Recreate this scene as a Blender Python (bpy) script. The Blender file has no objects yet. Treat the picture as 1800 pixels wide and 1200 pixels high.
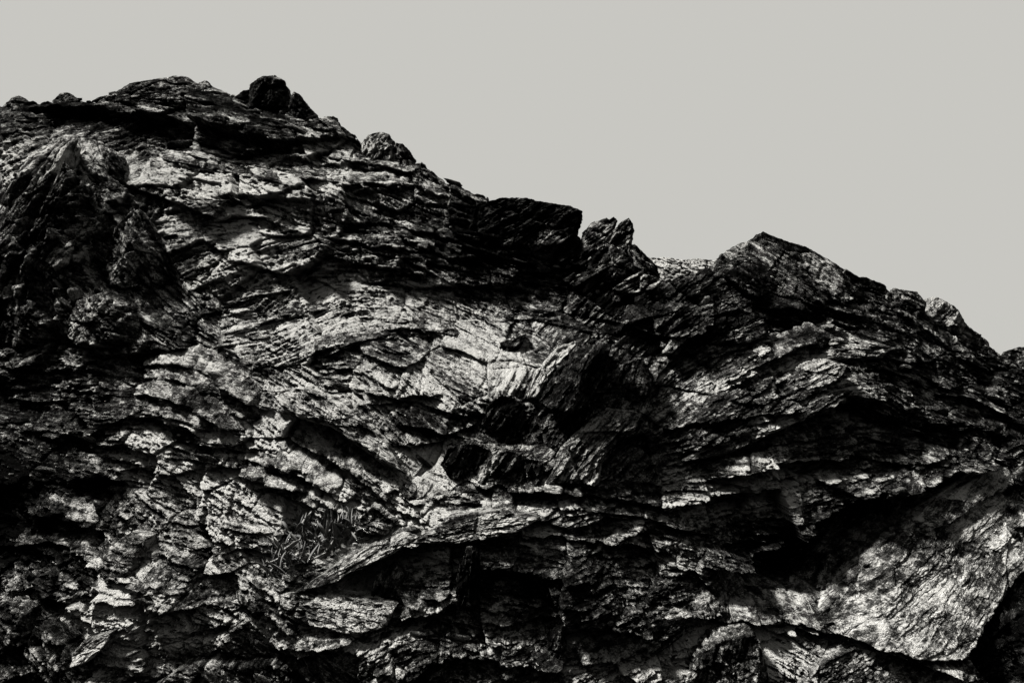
import bpy, math, random
import numpy as np
from mathutils import Vector, Matrix

# ------------------------------------------------------------------ camera, sky, sun, exposure
R = math.radians
scene = bpy.context.scene
CAM = np.array([0.0, 0.0, 1.6]); PITCH = R(20.0); FPX = 1930.0      # focal length in pixels of an 1800 px wide frame
cam_data = bpy.data.cameras.new('camera'); cam = bpy.data.objects.new('camera', cam_data)
scene.collection.objects.link(cam); scene.camera = cam
cam.location = CAM; cam.rotation_euler = (R(90) + PITCH, 0, 0)
cam_data.sensor_width = 36.0; cam_data.lens = 36.0 * FPX / 1800.0
cam_data.clip_start = 0.1; cam_data.clip_end = 3000.0

EXPOSURE = 2.6
world = bpy.data.worlds.new('World'); scene.world = world; world.use_nodes = True
wn = world.node_tree.nodes; bg = wn['Background']
bg.inputs[0].default_value = (0.578, 0.571, 0.539, 1.0)              # an even pale grey overcast
bg.inputs[1].default_value = 1.0 / 2 ** EXPOSURE

sun_data = bpy.data.lights.new('sun', 'SUN'); sun = bpy.data.objects.new('sun', sun_data)
scene.collection.objects.link(sun)
SUN_DIR = Vector((-0.54, -0.03, 0.84)).normalized()
sun.rotation_euler = SUN_DIR.to_track_quat('Z', 'Y').to_euler()
sun.location = (-8, 0, 30)
sun_data.energy = 5.0; sun_data.angle = R(9.0); sun_data.color = (1.0, 0.985, 0.945)

scene.view_settings.view_transform = 'Standard'; scene.view_settings.look = 'None'
scene.view_settings.exposure = EXPOSURE; scene.view_settings.gamma = 1.0
scene.view_settings.use_curve_mapping = False
scene.render.engine = 'CYCLES'; scene.render.filter_size = 1.1
scene.cycles.max_bounces = 2; scene.cycles.diffuse_bounces = 1

C = scene.collection
rng = np.random.default_rng(7)
random.seed(7)
F = np.float32

# ------------------------------------------------------------------ numeric helpers
def hash01(i, j, seed):
    h = (i.astype(np.uint32) * np.uint32(374761393)) ^ (j.astype(np.uint32) * np.uint32(668265263)) ^ np.uint32((seed * 2246822519 + 97) & 0xffffffff)
    h ^= h >> np.uint32(15); h *= np.uint32(2246822519); h ^= h >> np.uint32(13); h *= np.uint32(3266489917); h ^= h >> np.uint32(16)
    return (h.astype(F) * F(1.0 / 4294967296.0))

def perlin(x, y, seed):
    x = np.asarray(x, F); y = np.asarray(y, F)
    xf = np.floor(x); yf = np.floor(y); i = xf.astype(np.int64); j = yf.astype(np.int64)
    fx = x - xf; fy = y - yf
    u = fx * fx * fx * (fx * (fx * 6 - 15) + 10); v = fy * fy * fy * (fy * (fy * 6 - 15) + 10)
    def g(ii, jj, dx, dy):
        a = hash01(ii, jj, seed) * F(2 * math.pi)
        return np.cos(a) * dx + np.sin(a) * dy
    n00 = g(i, j, fx, fy); n10 = g(i + 1, j, fx - 1, fy); n01 = g(i, j + 1, fx, fy - 1); n11 = g(i + 1, j + 1, fx - 1, fy - 1)
    return (n00 * (1 - u) + n10 * u) * (1 - v) + (n01 * (1 - u) + n11 * u) * v

def fbm(x, y, seed, octaves=4, gain=0.5):
    s = 0; a = 1.0; f = 1.0
    for o in range(octaves):
        s = s + F(a) * perlin(x * F(f), y * F(f), seed + o * 17); a *= gain; f *= 2.03
    return s

def worley(a, b, seed):
    """nearest jittered cell: (random 1, random 2, random 3, dx, dy, F2-F1, cell i, cell j)"""
    ai = np.floor(a).astype(np.int64); bi = np.floor(b).astype(np.int64)
    best = np.full(a.shape, 9e9, F); second = np.full(a.shape, 9e9, F)
    bx = np.zeros(a.shape, F); by = np.zeros(a.shape, F); ci = np.zeros(a.shape, np.int64); cj = np.zeros(a.shape, np.int64)
    for di in (-1, 0, 1):
        for dj in (-1, 0, 1):
            i = ai + di; j = bi + dj
            cx = i.astype(F) + F(0.1) + F(0.8) * hash01(i, j, seed); cy = j.astype(F) + F(0.1) + F(0.8) * hash01(i, j, seed + 1)
            dx = a - cx; dy = b - cy; d = dx * dx + dy * dy
            m = d < best
            second = np.where(m, best, np.minimum(second, d)); best = np.where(m, d, best)
            bx = np.where(m, dx, bx); by = np.where(m, dy, by); ci = np.where(m, i, ci); cj = np.where(m, j, cj)
    return (hash01(ci, cj, seed + 2), hash01(ci, cj, seed + 3), hash01(ci, cj, seed + 4), bx, by,
            np.sqrt(second) - np.sqrt(best), ci, cj)

def sstep(e0, e1, x):
    t = np.clip((x - e0) / (e1 - e0), 0, 1); return t * t * (3 - 2 * t)

def seg_dist(px, py, poly, closed=False):
    """distance to a polyline, sign (+ below the line in the picture), and the share of its length at the nearest point"""
    best = np.full(px.shape, 9e9, F); sg = np.zeros(px.shape, F); tt = np.zeros(px.shape, F)
    P = [np.array(p, float) for p in poly]
    if closed: P = P + [P[0]]
    L = [np.linalg.norm(P[k + 1] - P[k]) for k in range(len(P) - 1)]; tot = sum(L); acc = 0
    for k in range(len(P) - 1):
        ax, ay = P[k]; ex, ey = (P[k + 1] - P[k]); l2 = L[k] ** 2 + 1e-9
        t = np.clip(((px - ax) * ex + (py - ay) * ey) / l2, 0, 1)
        dx = px - ax - t * ex; dy = py - ay - t * ey; d = np.sqrt(dx * dx + dy * dy)
        m = d < best
        best = np.where(m, d, best); sg = np.where(m, np.sign(ex * dy - ey * dx), sg); tt = np.where(m, (acc + t * L[k]) / tot, tt)
        acc += L[k]
    return best, sg, tt

# ------------------------------------------------------------------ the lie of the land
TAN = math.tan(R(58))
DDIR = np.array([0.0, -0.94, -0.342]); DDIR /= np.linalg.norm(DDIR)    # out of the cliff
FW = np.array([0, math.cos(PITCH), math.sin(PITCH)]); UP = np.array([0, -math.sin(PITCH), math.cos(PITCH)])

def slope_y(x, z):
    bend = 0.085 * np.maximum(x - 1.0, 0) ** 1.7 + 0.02 * np.maximum(-x - 2.0, 0) ** 2
    return 8.0 + (z - 0.0) / TAN + bend

def at(px, py):
    """point of the even slope that is seen at a place of the survey picture"""
    px = np.asarray(px, float); py = np.asarray(py, float)
    rx = (px - 900) / FPX; ry = -(py - 600) / FPX
    dx = rx; dy = FW[1] + ry * UP[1]; dz = FW[2] + ry * UP[2]
    t = np.full(px.shape, 12.0)
    for _ in range(26):
        y = slope_y(dx * t, CAM[2] + dz * t); t = 0.5 * t + 0.5 * y / dy
    return np.stack([dx * t, dy * t, CAM[2] + dz * t], -1), t

STRATA = np.array([
 (100,200,3),(350,230,8),(600,280,14),(750,330,18),(900,420,14),(450,330,14),(600,450,14),(850,480,16),(450,300,9),
 (100,380,-56),(180,300,-48),(40,480,-58),(250,480,48),(200,540,42),(60,300,-25),
 (330,430,-24),(450,520,-34),(550,600,-36),(620,520,-26),(700,600,18),(850,620,26),(780,520,20),
 (280,680,18),(400,680,30),(550,700,38),(680,780,44),(350,800,20),(500,830,24),(650,850,36),(760,840,40),
 (1000,650,-55),(1080,680,-55),(920,800,-50),(1050,800,-45),(1100,480,-40),(1160,540,-35),
 (1200,650,-35),(1300,720,-28),(1400,680,-20),(1250,800,-15),(1450,600,-8),(1550,640,8),(1650,680,22),(1700,750,25),(1350,860,-10),(1500,760,-15),
 (1350,480,32),(1480,500,34),(1600,560,34),(1250,560,-25),
 (600,960,-28),(720,900,-22),(850,880,0),(1000,880,5),(1150,920,14),(900,980,5),(1000,1050,-5),
 (700,1080,-25),(800,1060,30),(1000,1100,-10),(1200,1130,-25),(1300,1100,20),(1300,980,10),
 (1600,950,-42),(1500,1050,-40),(1720,850,-45),(1700,1100,-30),
 (100,800,15),(100,950,28),(250,950,32),(250,1050,-20),(100,1100,35),(400,1050,25),(450,900,20),(500,1150,40),(150,680,-10)], float)

def strata_angle(x, y):
    w = np.exp(-((x[:, None] - STRATA[:, 0]) ** 2 + (y[:, None] - STRATA[:, 1]) ** 2) / (2 * 70.0 ** 2)) + 1e-9
    a = np.radians(STRATA[:, 2] * 1.15) * 2
    return 0.5 * np.arctan2((w * np.sin(a)).sum(1), (w * np.cos(a)).sum(1))

# blobs: (x, y, sx, sy, value)
BULGE = [(120,400,110,120,0.75),(640,470,230,100,-0.45),(470,560,120,110,-0.1),(860,560,120,70,-0.45),(600,860,160,60,0.30),(790,860,50,60,-0.30),(1060,700,90,90,0.45),(1350,720,190,110,0.45),
         (900,1000,200,90,0.40),(1375,1010,75,45,-0.9),(1480,930,60,45,-0.6),(1600,980,130,80,-0.35),(1600,1140,150,40,0.35),(300,720,130,70,0.35),(560,750,90,60,0.20),
         (80,690,120,60,-0.40),(185,862,26,20,-0.35),(40,590,60,35,-0.45),(230,460,60,60,-0.25),(250,1050,180,80,0.35),(1150,620,70,60,-0.25),
         (1210,690,50,40,-0.35),(1120,800,50,30,-0.12),(600,1130,140,60,0.2),(800,1010,50,30,-0.12),(1150,985,60,30,-0.12),(900,760,50,30,-0.2),
         (1640,1170,100,60,0.2),(620,330,200,60,0.15),(520,390,110,22,-0.2),(900,470,200,35,0.1)]
PALE = [(865,625,95,65,0.50),(800,560,100,40,0.12),(600,560,60,40,-0.1),(745,830,45,40,0.7),(660,960,110,40,0.5),(1600,1000,100,70,0.2),(1500,1090,60,30,0.3),  # tones per zone: pale and dark rock, with light and shade painted in
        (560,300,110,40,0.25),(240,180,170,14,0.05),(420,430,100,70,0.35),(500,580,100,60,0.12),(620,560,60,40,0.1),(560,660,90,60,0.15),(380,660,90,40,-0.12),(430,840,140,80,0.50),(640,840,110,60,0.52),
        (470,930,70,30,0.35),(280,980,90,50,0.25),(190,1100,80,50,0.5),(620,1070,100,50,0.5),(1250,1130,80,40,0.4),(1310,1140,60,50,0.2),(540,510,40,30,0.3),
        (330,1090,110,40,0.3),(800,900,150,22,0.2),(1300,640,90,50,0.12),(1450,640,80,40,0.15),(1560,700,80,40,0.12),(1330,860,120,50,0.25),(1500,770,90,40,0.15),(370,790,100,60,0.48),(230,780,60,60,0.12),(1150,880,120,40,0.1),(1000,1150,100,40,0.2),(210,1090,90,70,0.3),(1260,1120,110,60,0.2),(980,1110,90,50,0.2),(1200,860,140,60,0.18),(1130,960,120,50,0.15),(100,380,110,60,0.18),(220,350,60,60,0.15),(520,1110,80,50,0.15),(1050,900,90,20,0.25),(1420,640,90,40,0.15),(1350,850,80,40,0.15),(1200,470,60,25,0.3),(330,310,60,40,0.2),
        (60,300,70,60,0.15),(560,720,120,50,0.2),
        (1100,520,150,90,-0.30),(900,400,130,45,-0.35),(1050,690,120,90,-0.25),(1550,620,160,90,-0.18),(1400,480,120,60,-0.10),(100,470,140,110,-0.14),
        (1100,980,220,80,-0.12),(1380,1000,80,50,-0.4),(1500,900,70,40,-0.3),(80,750,130,90,-0.15),(100,960,120,60,-0.25),(850,1130,200,60,0.0),(1280,1150,100,50,0.15),(1760,1130,60,70,-0.4),(1250,780,150,60,-0.1),  # includes dark blobs that put the hollow's shade into the colour
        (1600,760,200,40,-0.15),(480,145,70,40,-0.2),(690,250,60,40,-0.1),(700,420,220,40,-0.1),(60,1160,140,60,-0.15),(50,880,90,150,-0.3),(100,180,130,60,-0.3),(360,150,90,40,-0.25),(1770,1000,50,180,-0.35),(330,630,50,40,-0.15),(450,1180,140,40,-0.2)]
# ledges: polyline, how far out (m), reach above, reach below (px)
LEDGES = [([(25,190),(150,194),(300,206),(420,236),(528,262)],0.42,30,40),
          ([(180,176),(280,172),(400,190)],0.15,14,18),([(415,172),(500,196),(570,214)],0.12,12,18),
          ([(380,346),(470,344),(575,352)],0.14,20,36),([(570,384),(690,390),(800,425)],0.15,18,26),([(600,332),(720,322),(800,350)],0.15,16,22),
          ([(650,430),(760,440),(870,468)],0.2,16,26),([(800,455),(920,445),(1040,470)],0.2,16,30),([(560,410),(640,425),(700,455)],0.15,14,20),
          ([(740,300),(820,345),(880,395)],0.15,14,20),([(480,270),(600,288),(720,300)],0.12,14,14),([(280,250),(380,270),(500,285)],0.1,14,14),
          ([(260,655),(340,664),(420,700),(460,740)],0.15,20,16),([(250,690),(330,700),(400,735)],0.15,18,16),([(240,725),(320,738),(380,760)],0.25,22,30),
          ([(470,712),(560,722),(650,765),(720,830)],0.35,34,45),([(490,760),(590,790),(680,850)],0.2,20,20),([(450,800),(560,830),(640,880)],0.2,20,18),
          ([(620,800),(690,850),(760,880)],0.2,18,18),([(420,830),(500,850),(590,905)],0.15,18,18),([(330,770),(420,775),(500,800)],0.15,18,18),
          ([(560,1008),(650,966),(760,930),(860,912),(1000,895),(1120,905)],0.30,48,42),([(780,862),(880,850),(1050,862),(1200,895)],0.22,12,22),
          ([(880,930),(1000,935),(1120,950),(1200,985)],0.18,16,30),([(830,975),(920,985),(1040,1000)],0.2,16,26),
          ([(1180,797),(1300,748),(1460,690)],0.45,44,55),([(1240,838),(1330,812),(1420,800),(1500,800)],0.35,22,35),
          ([(1225,985),(1315,992),(1350,970),(1445,897),(1508,856),(1585,850),(1655,824),(1775,800)],0.9,26,85),([(1465,690),(1540,700),(1605,722)],0.45,24,50),
          ([(1100,1110),(1200,1072),(1330,1082),(1420,1090)],0.3,30,50),([(690,1075),(760,1062),(850,1020)],0.3,20,45),
          ([(700,1180),(790,1140),(870,1150),(1000,1160)],0.25,22,35),([(1420,1085),(1540,1110),(1640,1150)],0.35,16,40),
          ([(1150,620),(1240,575),(1330,590)],0.3,20,50),([(1400,610),(1480,600),(1560,615)],0.2,16,26),([(1300,640),(1400,610)],0.2,24,26),
          ([(0,545),(50,560),(100,600)],0.3,20,50),([(100,560),(170,590),(250,600)],0.25,20,35),([(0,640),(70,655),(130,640)],0.15,14,24),
          ([(120,845),(185,832),(215,850)],0.3,16,30),([(60,770),(140,765),(200,790)],0.2,16,30),([(20,900),(120,905),(190,940)],0.25,18,40),
          ([(340,930),(420,945),(500,965)],0.12,16,20),([(200,1000),(280,1005),(330,1050)],0.2,16,30),([(280,1060),(350,1045)],0.2,14,18),
          ([(330,1100),(400,1090),(450,1100)],0.15,16,24),([(0,1040),(80,1030),(140,1060)],0.2,16,36),([(500,1040),(600,1050),(700,1100)],0.18,20,24),
          ([(1500,640),(1600,650),(1700,700)],0.15,12,26),([(1600,740),(1700,745),(1790,770)],0.2,14,30),([(1280,560),(1400,570),(1500,580)],0.15,12,22),
          ([(620,680),(700,700),(780,690)],0.15,16,22),([(500,480),(600,480),(700,500)],0.05,14,16),([(640,580),(730,590)],0.05,12,18),
          ([(350,490),(420,480),(470,500)],0.04,12,14),([(700,740),(780,760),(840,750)],0.2,16,30),([(1700,1110),(1760,1090),(1800,1040)],0.35,14,50),
          ([(1180,880),(1280,870),(1330,890)],0.2,12,20)]

def blobs(px, py, L):
    s = np.zeros(px.shape, F)
    for x, y, sx, sy, v in L: s += F(v) * np.exp(-(((px - x) / sx) ** 2 + ((py - y) / sy) ** 2) * F(0.7))
    return s

def ledge_relief(px, py):
    s = np.zeros(px.shape, F)
    wx = px + 9 * perlin(px / 37, py / 37, 301) + 5 * perlin(px / 13, py / 13, 303)
    wy = py + 9 * perlin(px / 41, py / 29, 305) + 5 * perlin(px / 15, py / 11, 307)
    for poly, amp, ul, dl in LEDGES:
        xs = [p[0] for p in poly]; ys = [p[1] for p in poly]; pad = 2.2 * max(ul, dl) + 20
        m = (px > min(xs) - pad) & (px < max(xs) + pad) & (py > min(ys) - pad) & (py < max(ys) + pad)
        if not m.any(): continue
        d, sg, t = seg_dist(wx[m], wy[m], poly)
        below = sg > 0
        end = sstep(0, 0.14, t) * sstep(0, 0.14, 1 - t)
        prof = np.where(below, -0.75 * np.exp(-(d / dl) ** 2 * 1.2) * sstep(0, 3.5, d) + np.clip(1 - d / 3.5, 0, 1) * 0.6,
                        np.exp(-d / ul) * 0.6 + 0.0)
        s[m] += (amp * prof * end).astype(F)
    return s

SMOOTH = [(860,625,105,65,0.8),(650,965,90,30,0.7),(200,300,50,40,0.5),(620,1060,80,30,0.5),(240,970,40,35,0.6),
          (1240,1120,80,30,0.6),(1080,670,60,40,0.5),(1400,480,110,40,0.5),(430,400,60,30,0.4),(740,830,40,40,0.4),(180,1110,50,30,0.5),(1290,1150,60,50,0.4)]

def meso(px, py, turn=None, big=1.0):
    """broken bedded rock: tilted facets in beds that follow the local dip; returns relief (m) and a tone per block"""
    wx = px + 7 * fbm(px / 50, py / 50, 11, 3) ; wy = py + 7 * fbm(px / 50, py / 50, 23, 3)
    # great faces
    g1, g2, g3, dx, dy, e, _, _ = worley(wx / 190, wy / 120, 31)
    h = F(0.50 * big) * (F(0.7) * (g1 - F(0.5)) + F(1.3) * (g2 - F(0.5)) * dx + F(0.9) * (g3 - F(0.35)) * dy)
    r1, r2, r3, dx, dy, e, ci, cj = worley(wx / 88, wy / 70, 41)
    if turn is None:
        key = ci * 100003 + cj; u, inv = np.unique(key, return_inverse=True); inv = inv.reshape(px.shape)
        cxm = np.bincount(inv.ravel(), wx.ravel()) / np.bincount(inv.ravel()); cym = np.bincount(inv.ravel(), wy.ravel()) / np.bincount(inv.ravel())
        ang = (strata_angle(cxm, cym))[inv].astype(F)
    else:
        ang = np.full(px.shape, turn, F)
    ang = ang + (r3 - F(0.5)) * F(0.30)
    ca = np.cos(ang); sa = np.sin(ang)
    jx = px + 1.5 * fbm(px / 12, py / 12, 61, 3, 0.6); jy = py + 1.5 * fbm(px / 12, py / 12, 71, 3, 0.6)
    r4 = hash01(ci, cj, 47); r5 = hash01(ci, cj, 48)
    sc = F(0.48) * F(3.0) ** r4                                         # thin leaves here, thick beds there
    a = ca * jx + sa * jy + r1 * 900; b = -sa * jx + ca * jy + r2 * 900
    h += F(0.24 * big) * ((r1 - F(0.5)) + F(1.3) * (r2 - F(0.5)) * dx + F(0.9) * (r5 - F(0.3)) * dy) - F(0.06) * np.clip(1 - e / 0.05, 0, 1)
    rough = F(0.35) + F(1.0) * sstep(-0.35, 0.40, fbm(px / 90, py / 70, 81, 3))
    if turn is None:
        sm = 1 - np.clip(blobs(px, py, SMOOTH), 0, 0.85); rough = rough * sm; h = h * (F(0.35) + F(0.65) * sm)
    else: rough = F(0.55) + F(0.5) * rough
    tone = (r3 - F(0.5)) * F(0.35) + (g2 - F(0.5)) * F(0.2)
    for La, Lb, A, seed, crack in ((260, 24, 0.14, 91, 0.05), (85, 17, 0.085, 101, 0.06), (40, 9.5, 0.065, 131, 0.05), (19, 5.8, 0.048, 161, 0.04), (74, 7.2, 0.055, 171, 0.04), (30, 4.4, 0.040, 181, 0.0), (9.5, 4.0, 0.034, 191, 0.0), (5.2, 2.8, 0.018, 193, 0.0)):
        k = sc if La > 15 else F(1)
        q1, q2, q3, ex, ey, ee, qi, qj = worley(a / (La * k), b / (Lb * k), seed)
        q4 = hash01(qi, qj, seed + 9)
        h += rough * F(A) * (F(0.25) + F(1.0) * q3 * q3) * (F(0.9) * (q1 - F(0.5)) + F(1.5) * (q4 - F(0.5)) * ex + (F(-0.30) + F(1.5) * q2) * ey) * k ** F(0.8)
        if crack: h -= rough * F(A * crack * 7) * q3 * np.clip(1 - ee / 0.09, 0, 1)
        tone += (q1 - F(0.5)) * F(0.20)
    a2 = F(0.42) * a + F(0.91) * b; b2 = F(-0.91) * a + F(0.42) * b           # joints that cut across the beds
    for La, Lb, A, seed in ((120, 34, 0.13, 241), (44, 15, 0.075, 251), (17, 7, 0.04, 261)):
        q1, q2, q3, ex, ey, ee, qi, qj = worley(a2 / La, b2 / Lb, seed)
        h += rough * F(A) * q3 * (F(0.8) * (q1 - F(0.5)) + F(1.4) * (q2 - F(0.5)) * ex + F(1.4) * (hash01(qi, qj, seed + 9) - F(0.5)) * ey) - rough * F(A * 0.35) * np.clip(1 - ee / 0.06, 0, 1)
        tone += (q2 - F(0.5)) * F(0.16)
    g = perlin(a / 70, b / 4.2, 211) + F(0.7) * perlin(a / 110, b / 8.5, 213); h += rough * (F(0.008) + F(0.028) * r5 * r5) * g        # thin bedding grooves
    h += F(0.018) * rough * fbm(px / 26, py / 20, 221, 4, 0.62) + F(0.006) * fbm(px / 9, py / 7, 231, 2, 0.6)
    return h, tone, np.stack([a, b, r1 * 50], -1)

# ------------------------------------------------------------------ material
def rock_material(name, dark=0.0010, mid=0.027, pale=0.185, shift=0.0, bump=0.85):
    m = bpy.data.materials.new(name); m.use_nodes = True
    nt = m.node_tree; N = nt.nodes; L = nt.links
    bs = N['Principled BSDF']; bs.inputs['Roughness'].default_value = 0.9
    bs.inputs['Specular IOR Level'].default_value = 0.0
    geo = N.new('ShaderNodeNewGeometry')
    def noise(sc, det, ro, dist=0.0, vec=None):
        n = N.new('ShaderNodeTexNoise'); n.inputs['Scale'].default_value = sc; n.inputs['Detail'].default_value = det
        n.inputs['Roughness'].default_value = ro; n.inputs['Distortion'].default_value = dist
        L.new(vec or geo.outputs['Position'], n.inputs['Vector']); return n.outputs['Fac']
    def math_(op, a, b):
        n = N.new('ShaderNodeMath'); n.operation = op
        for k, v in enumerate((a, b)):
            if isinstance(v, (int, float)): n.inputs[k].default_value = v
            else: L.new(v, n.inputs[k])
        return n.outputs[0]
    at_ = N.new('ShaderNodeAttribute'); at_.attribute_name = 'pale'
    v = math_('ADD', at_.outputs['Fac'], shift)
    bd = N.new('ShaderNodeAttribute'); bd.attribute_name = 'bed'
    vm = N.new('ShaderNodeVectorMath'); vm.operation = 'MULTIPLY'; vm.inputs[1].default_value = (0.035, 0.22, 0.3); L.new(bd.outputs['Vector'], vm.inputs[0])
    streak = noise(1.0, 4, 0.7, 0.3, vm.outputs[0])
    v = math_('ADD', v, math_('MULTIPLY', math_('SUBTRACT', noise(1.6, 3, 0.6, 0.4), 0.5), 0.95))
    v = math_('ADD', v, math_('MULTIPLY', math_('SUBTRACT', streak, 0.5), 1.35))
    v = math_('ADD', v, math_('MULTIPLY', math_('SUBTRACT', noise(12.0, 4, 0.75, 0.8), 0.5), 1.35))
    v = math_('ADD', v, math_('MULTIPLY', math_('SUBTRACT', noise(55.0, 3, 0.75), 0.5), 1.35))
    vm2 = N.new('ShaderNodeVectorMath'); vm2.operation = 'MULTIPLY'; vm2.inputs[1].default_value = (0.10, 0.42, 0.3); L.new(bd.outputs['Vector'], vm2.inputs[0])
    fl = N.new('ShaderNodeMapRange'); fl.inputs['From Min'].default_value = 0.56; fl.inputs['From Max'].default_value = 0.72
    L.new(noise(1.0, 3, 0.8, 0.5, vm2.outputs[0]), fl.inputs['Value'])                                  # glints painted into the colour as pale flecks along the beds
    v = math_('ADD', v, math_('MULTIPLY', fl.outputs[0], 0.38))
    v = math_('SUBTRACT', v, 0.02)
    cr = N.new('ShaderNodeValToRGB'); e = cr.color_ramp.elements
    def c(x): return (x, x * 0.985, x * 0.945, 1)
    e[0].position = 0.02; e[0].color = c(dark); e[1].position = 0.96; e[1].color = c(pale)
    k = e.new(0.30); k.color = c(0.0070); k = e.new(0.56); k.color = c(mid)
    L.new(v, cr.inputs['Fac']); L.new(cr.outputs['Color'], bs.inputs['Base Color'])
    vo = N.new('ShaderNodeTexVoronoi'); vo.feature = 'DISTANCE_TO_EDGE'; vo.inputs['Scale'].default_value = 3.2
    wv = N.new('ShaderNodeVectorMath'); wv.operation = 'MULTIPLY_ADD'
    nz = N.new('ShaderNodeTexNoise'); nz.inputs['Scale'].default_value = 5.0; nz.inputs['Detail'].default_value = 2
    L.new(geo.outputs['Position'], nz.inputs['Vector']); L.new(nz.outputs['Color'], wv.inputs[0])
    wv.inputs[1].default_value = (0.5, 0.5, 0.5); L.new(geo.outputs['Position'], wv.inputs[2]); L.new(wv.outputs[0], vo.inputs['Vector'])
    cl = N.new('ShaderNodeMapRange'); cl.inputs['From Max'].default_value = 0.03; L.new(vo.outputs['Distance'], cl.inputs['Value'])
    hgt = math_('ADD', math_('ADD', math_('ADD', noise(22.0, 5, 0.78, 0.0), math_('MULTIPLY', noise(75.0, 2, 0.6), 0.45)), math_('MULTIPLY', streak, 0.9)), math_('MULTIPLY', cl.outputs[0], 0.7))
    bp = N.new('ShaderNodeBump'); bp.inputs['Strength'].default_value = bump; bp.inputs['Distance'].default_value = 0.07
    L.new(hgt, bp.inputs['Height']); L.new(bp.outputs['Normal'], bs.inputs['Normal'])
    return m

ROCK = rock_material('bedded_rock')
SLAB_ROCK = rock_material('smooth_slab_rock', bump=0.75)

def new_mesh(name, verts, faces, mat, pale=None, bed=None):
    me = bpy.data.meshes.new(name)
    verts = np.ascontiguousarray(verts, np.float32); faces = np.ascontiguousarray(faces, np.int32)
    n, k = faces.shape
    me.vertices.add(len(verts)); me.vertices.foreach_set('co', verts.ravel())
    me.loops.add(n * k); me.loops.foreach_set('vertex_index', faces.ravel())
    me.polygons.add(n); me.polygons.foreach_set('loop_start', np.arange(0, n * k, k, dtype=np.int32))
    try: me.polygons.foreach_set('loop_total', np.full(n, k, np.int32))
    except Exception: pass
    me.update(calc_edges=True)
    if pale is not None:
        a = me.attributes.new('pale', 'FLOAT', 'POINT'); a.data.foreach_set('value', np.ascontiguousarray(pale, np.float32).ravel())
    b = me.attributes.new('bed', 'FLOAT_VECTOR', 'POINT')
    b.data.foreach_set('vector', np.ascontiguousarray(verts * 150 if bed is None else bed, np.float32).ravel())
    me.materials.append(mat)
    return me

def link(name, me, parent=None, **props):
    o = bpy.data.objects.new(name, me); C.objects.link(o); o.parent = parent
    for k, v in props.items(): o[k] = v
    return o

def grid_faces(nr, nc):
    i = np.arange(nr * nc).reshape(nr, nc)
    return np.stack([i[:-1, :-1].ravel(), i[1:, :-1].ravel(), i[1:, 1:].ravel(), i[:-1, 1:].ravel()], 1)

# ------------------------------------------------------------------ the mountainside
CREST = [(-900,300),(-500,240),(-250,205),(-80,186),(0,178),(13,179),(27,171),(47,179),(100,179),(112,172),(124,172),(140,178),(167,178),(187,169),(207,163),(230,150),
 (283,141),(310,137),(327,138),(337,144),(350,149),(362,147),(372,154),(400,164),(413,178),(440,194),(470,200),(500,204),(530,204),(553,206),(578,209),
 (587,209),(600,217),(620,236),(630,250),(645,268),(660,276),(700,284),(722,286),(737,284),(763,301),(782,316),(813,328),(840,341),(857,347),(867,372),(883,380),(925,388),
 (977,395),(1000,402),(1015,412),(1030,418),(1060,434),(1100,446),(1117,452),(1133,462),(1150,472),(1160,486),(1185,492),(1215,482),(1240,470),(1260,474),(1277,464),(1310,450),
 (1333,444),(1347,440),(1363,442),(1387,448),(1407,454),(1417,456),(1433,462),(1467,474),(1487,486),(1513,500),(1522,502),(1558,514),(1562,518),
 (1573,522),(1613,532),(1625,540),(1640,556),(1680,566),(1702,564),(1717,574),(1747,595),(1763,614),(1777,626),(1800,640),(1900,700),(2100,790),(2700,980)]
cx = np.array([c[0] for c in CREST], float); cy = np.array([c[1] for c in CREST], float)
def crest_y(x):
    y = np.interp(x, cx, cy)
    i = np.floor((x + 9 * perlin(x / 31.0, x * 0 + 1.1, 407)) / 11.0).astype(np.int64)
    return y + 3.5 * perlin(x / 9.0, x * 0 + 3.3, 401) + 5 * perlin(x / 27.0, x * 0 + 7.7, 403) + 7 * (hash01(i, i * 0 + 5, 409) - 0.6)

cols = np.concatenate([np.arange(-560, -6, 9.0), np.arange(-6, 1806, 1.65), np.arange(1806, 2400, 7.0)])
NR = 648; BOT = 1225.0
tt = np.linspace(0, 1, NR)
crest = crest_y(cols)
px = np.broadcast_to(cols, (NR, len(cols))).astype(F)
py = (crest[None, :] + tt[:, None] * (BOT + 0.0 - crest[None, :])).astype(F)
dcr = py - crest[None, :].astype(F)
MACRO = blobs(px, py, BULGE)
h_m, tone, bed = meso(px, py)
h_l = ledge_relief(px, py)
edge = sstep(0, 60, dcr)
height = MACRO * edge + h_l * (0.35 + 0.65 * sstep(0, 20, dcr)) + h_m * (0.55 + 0.45 * edge)
height = height - 0.20 * np.exp(-dcr / 4.5)                           # the brow rounds away
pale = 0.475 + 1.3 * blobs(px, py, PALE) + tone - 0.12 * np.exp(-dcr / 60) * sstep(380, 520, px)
P0, T0 = at(px, py)
P = P0 + DDIR * height[..., None]
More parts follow.
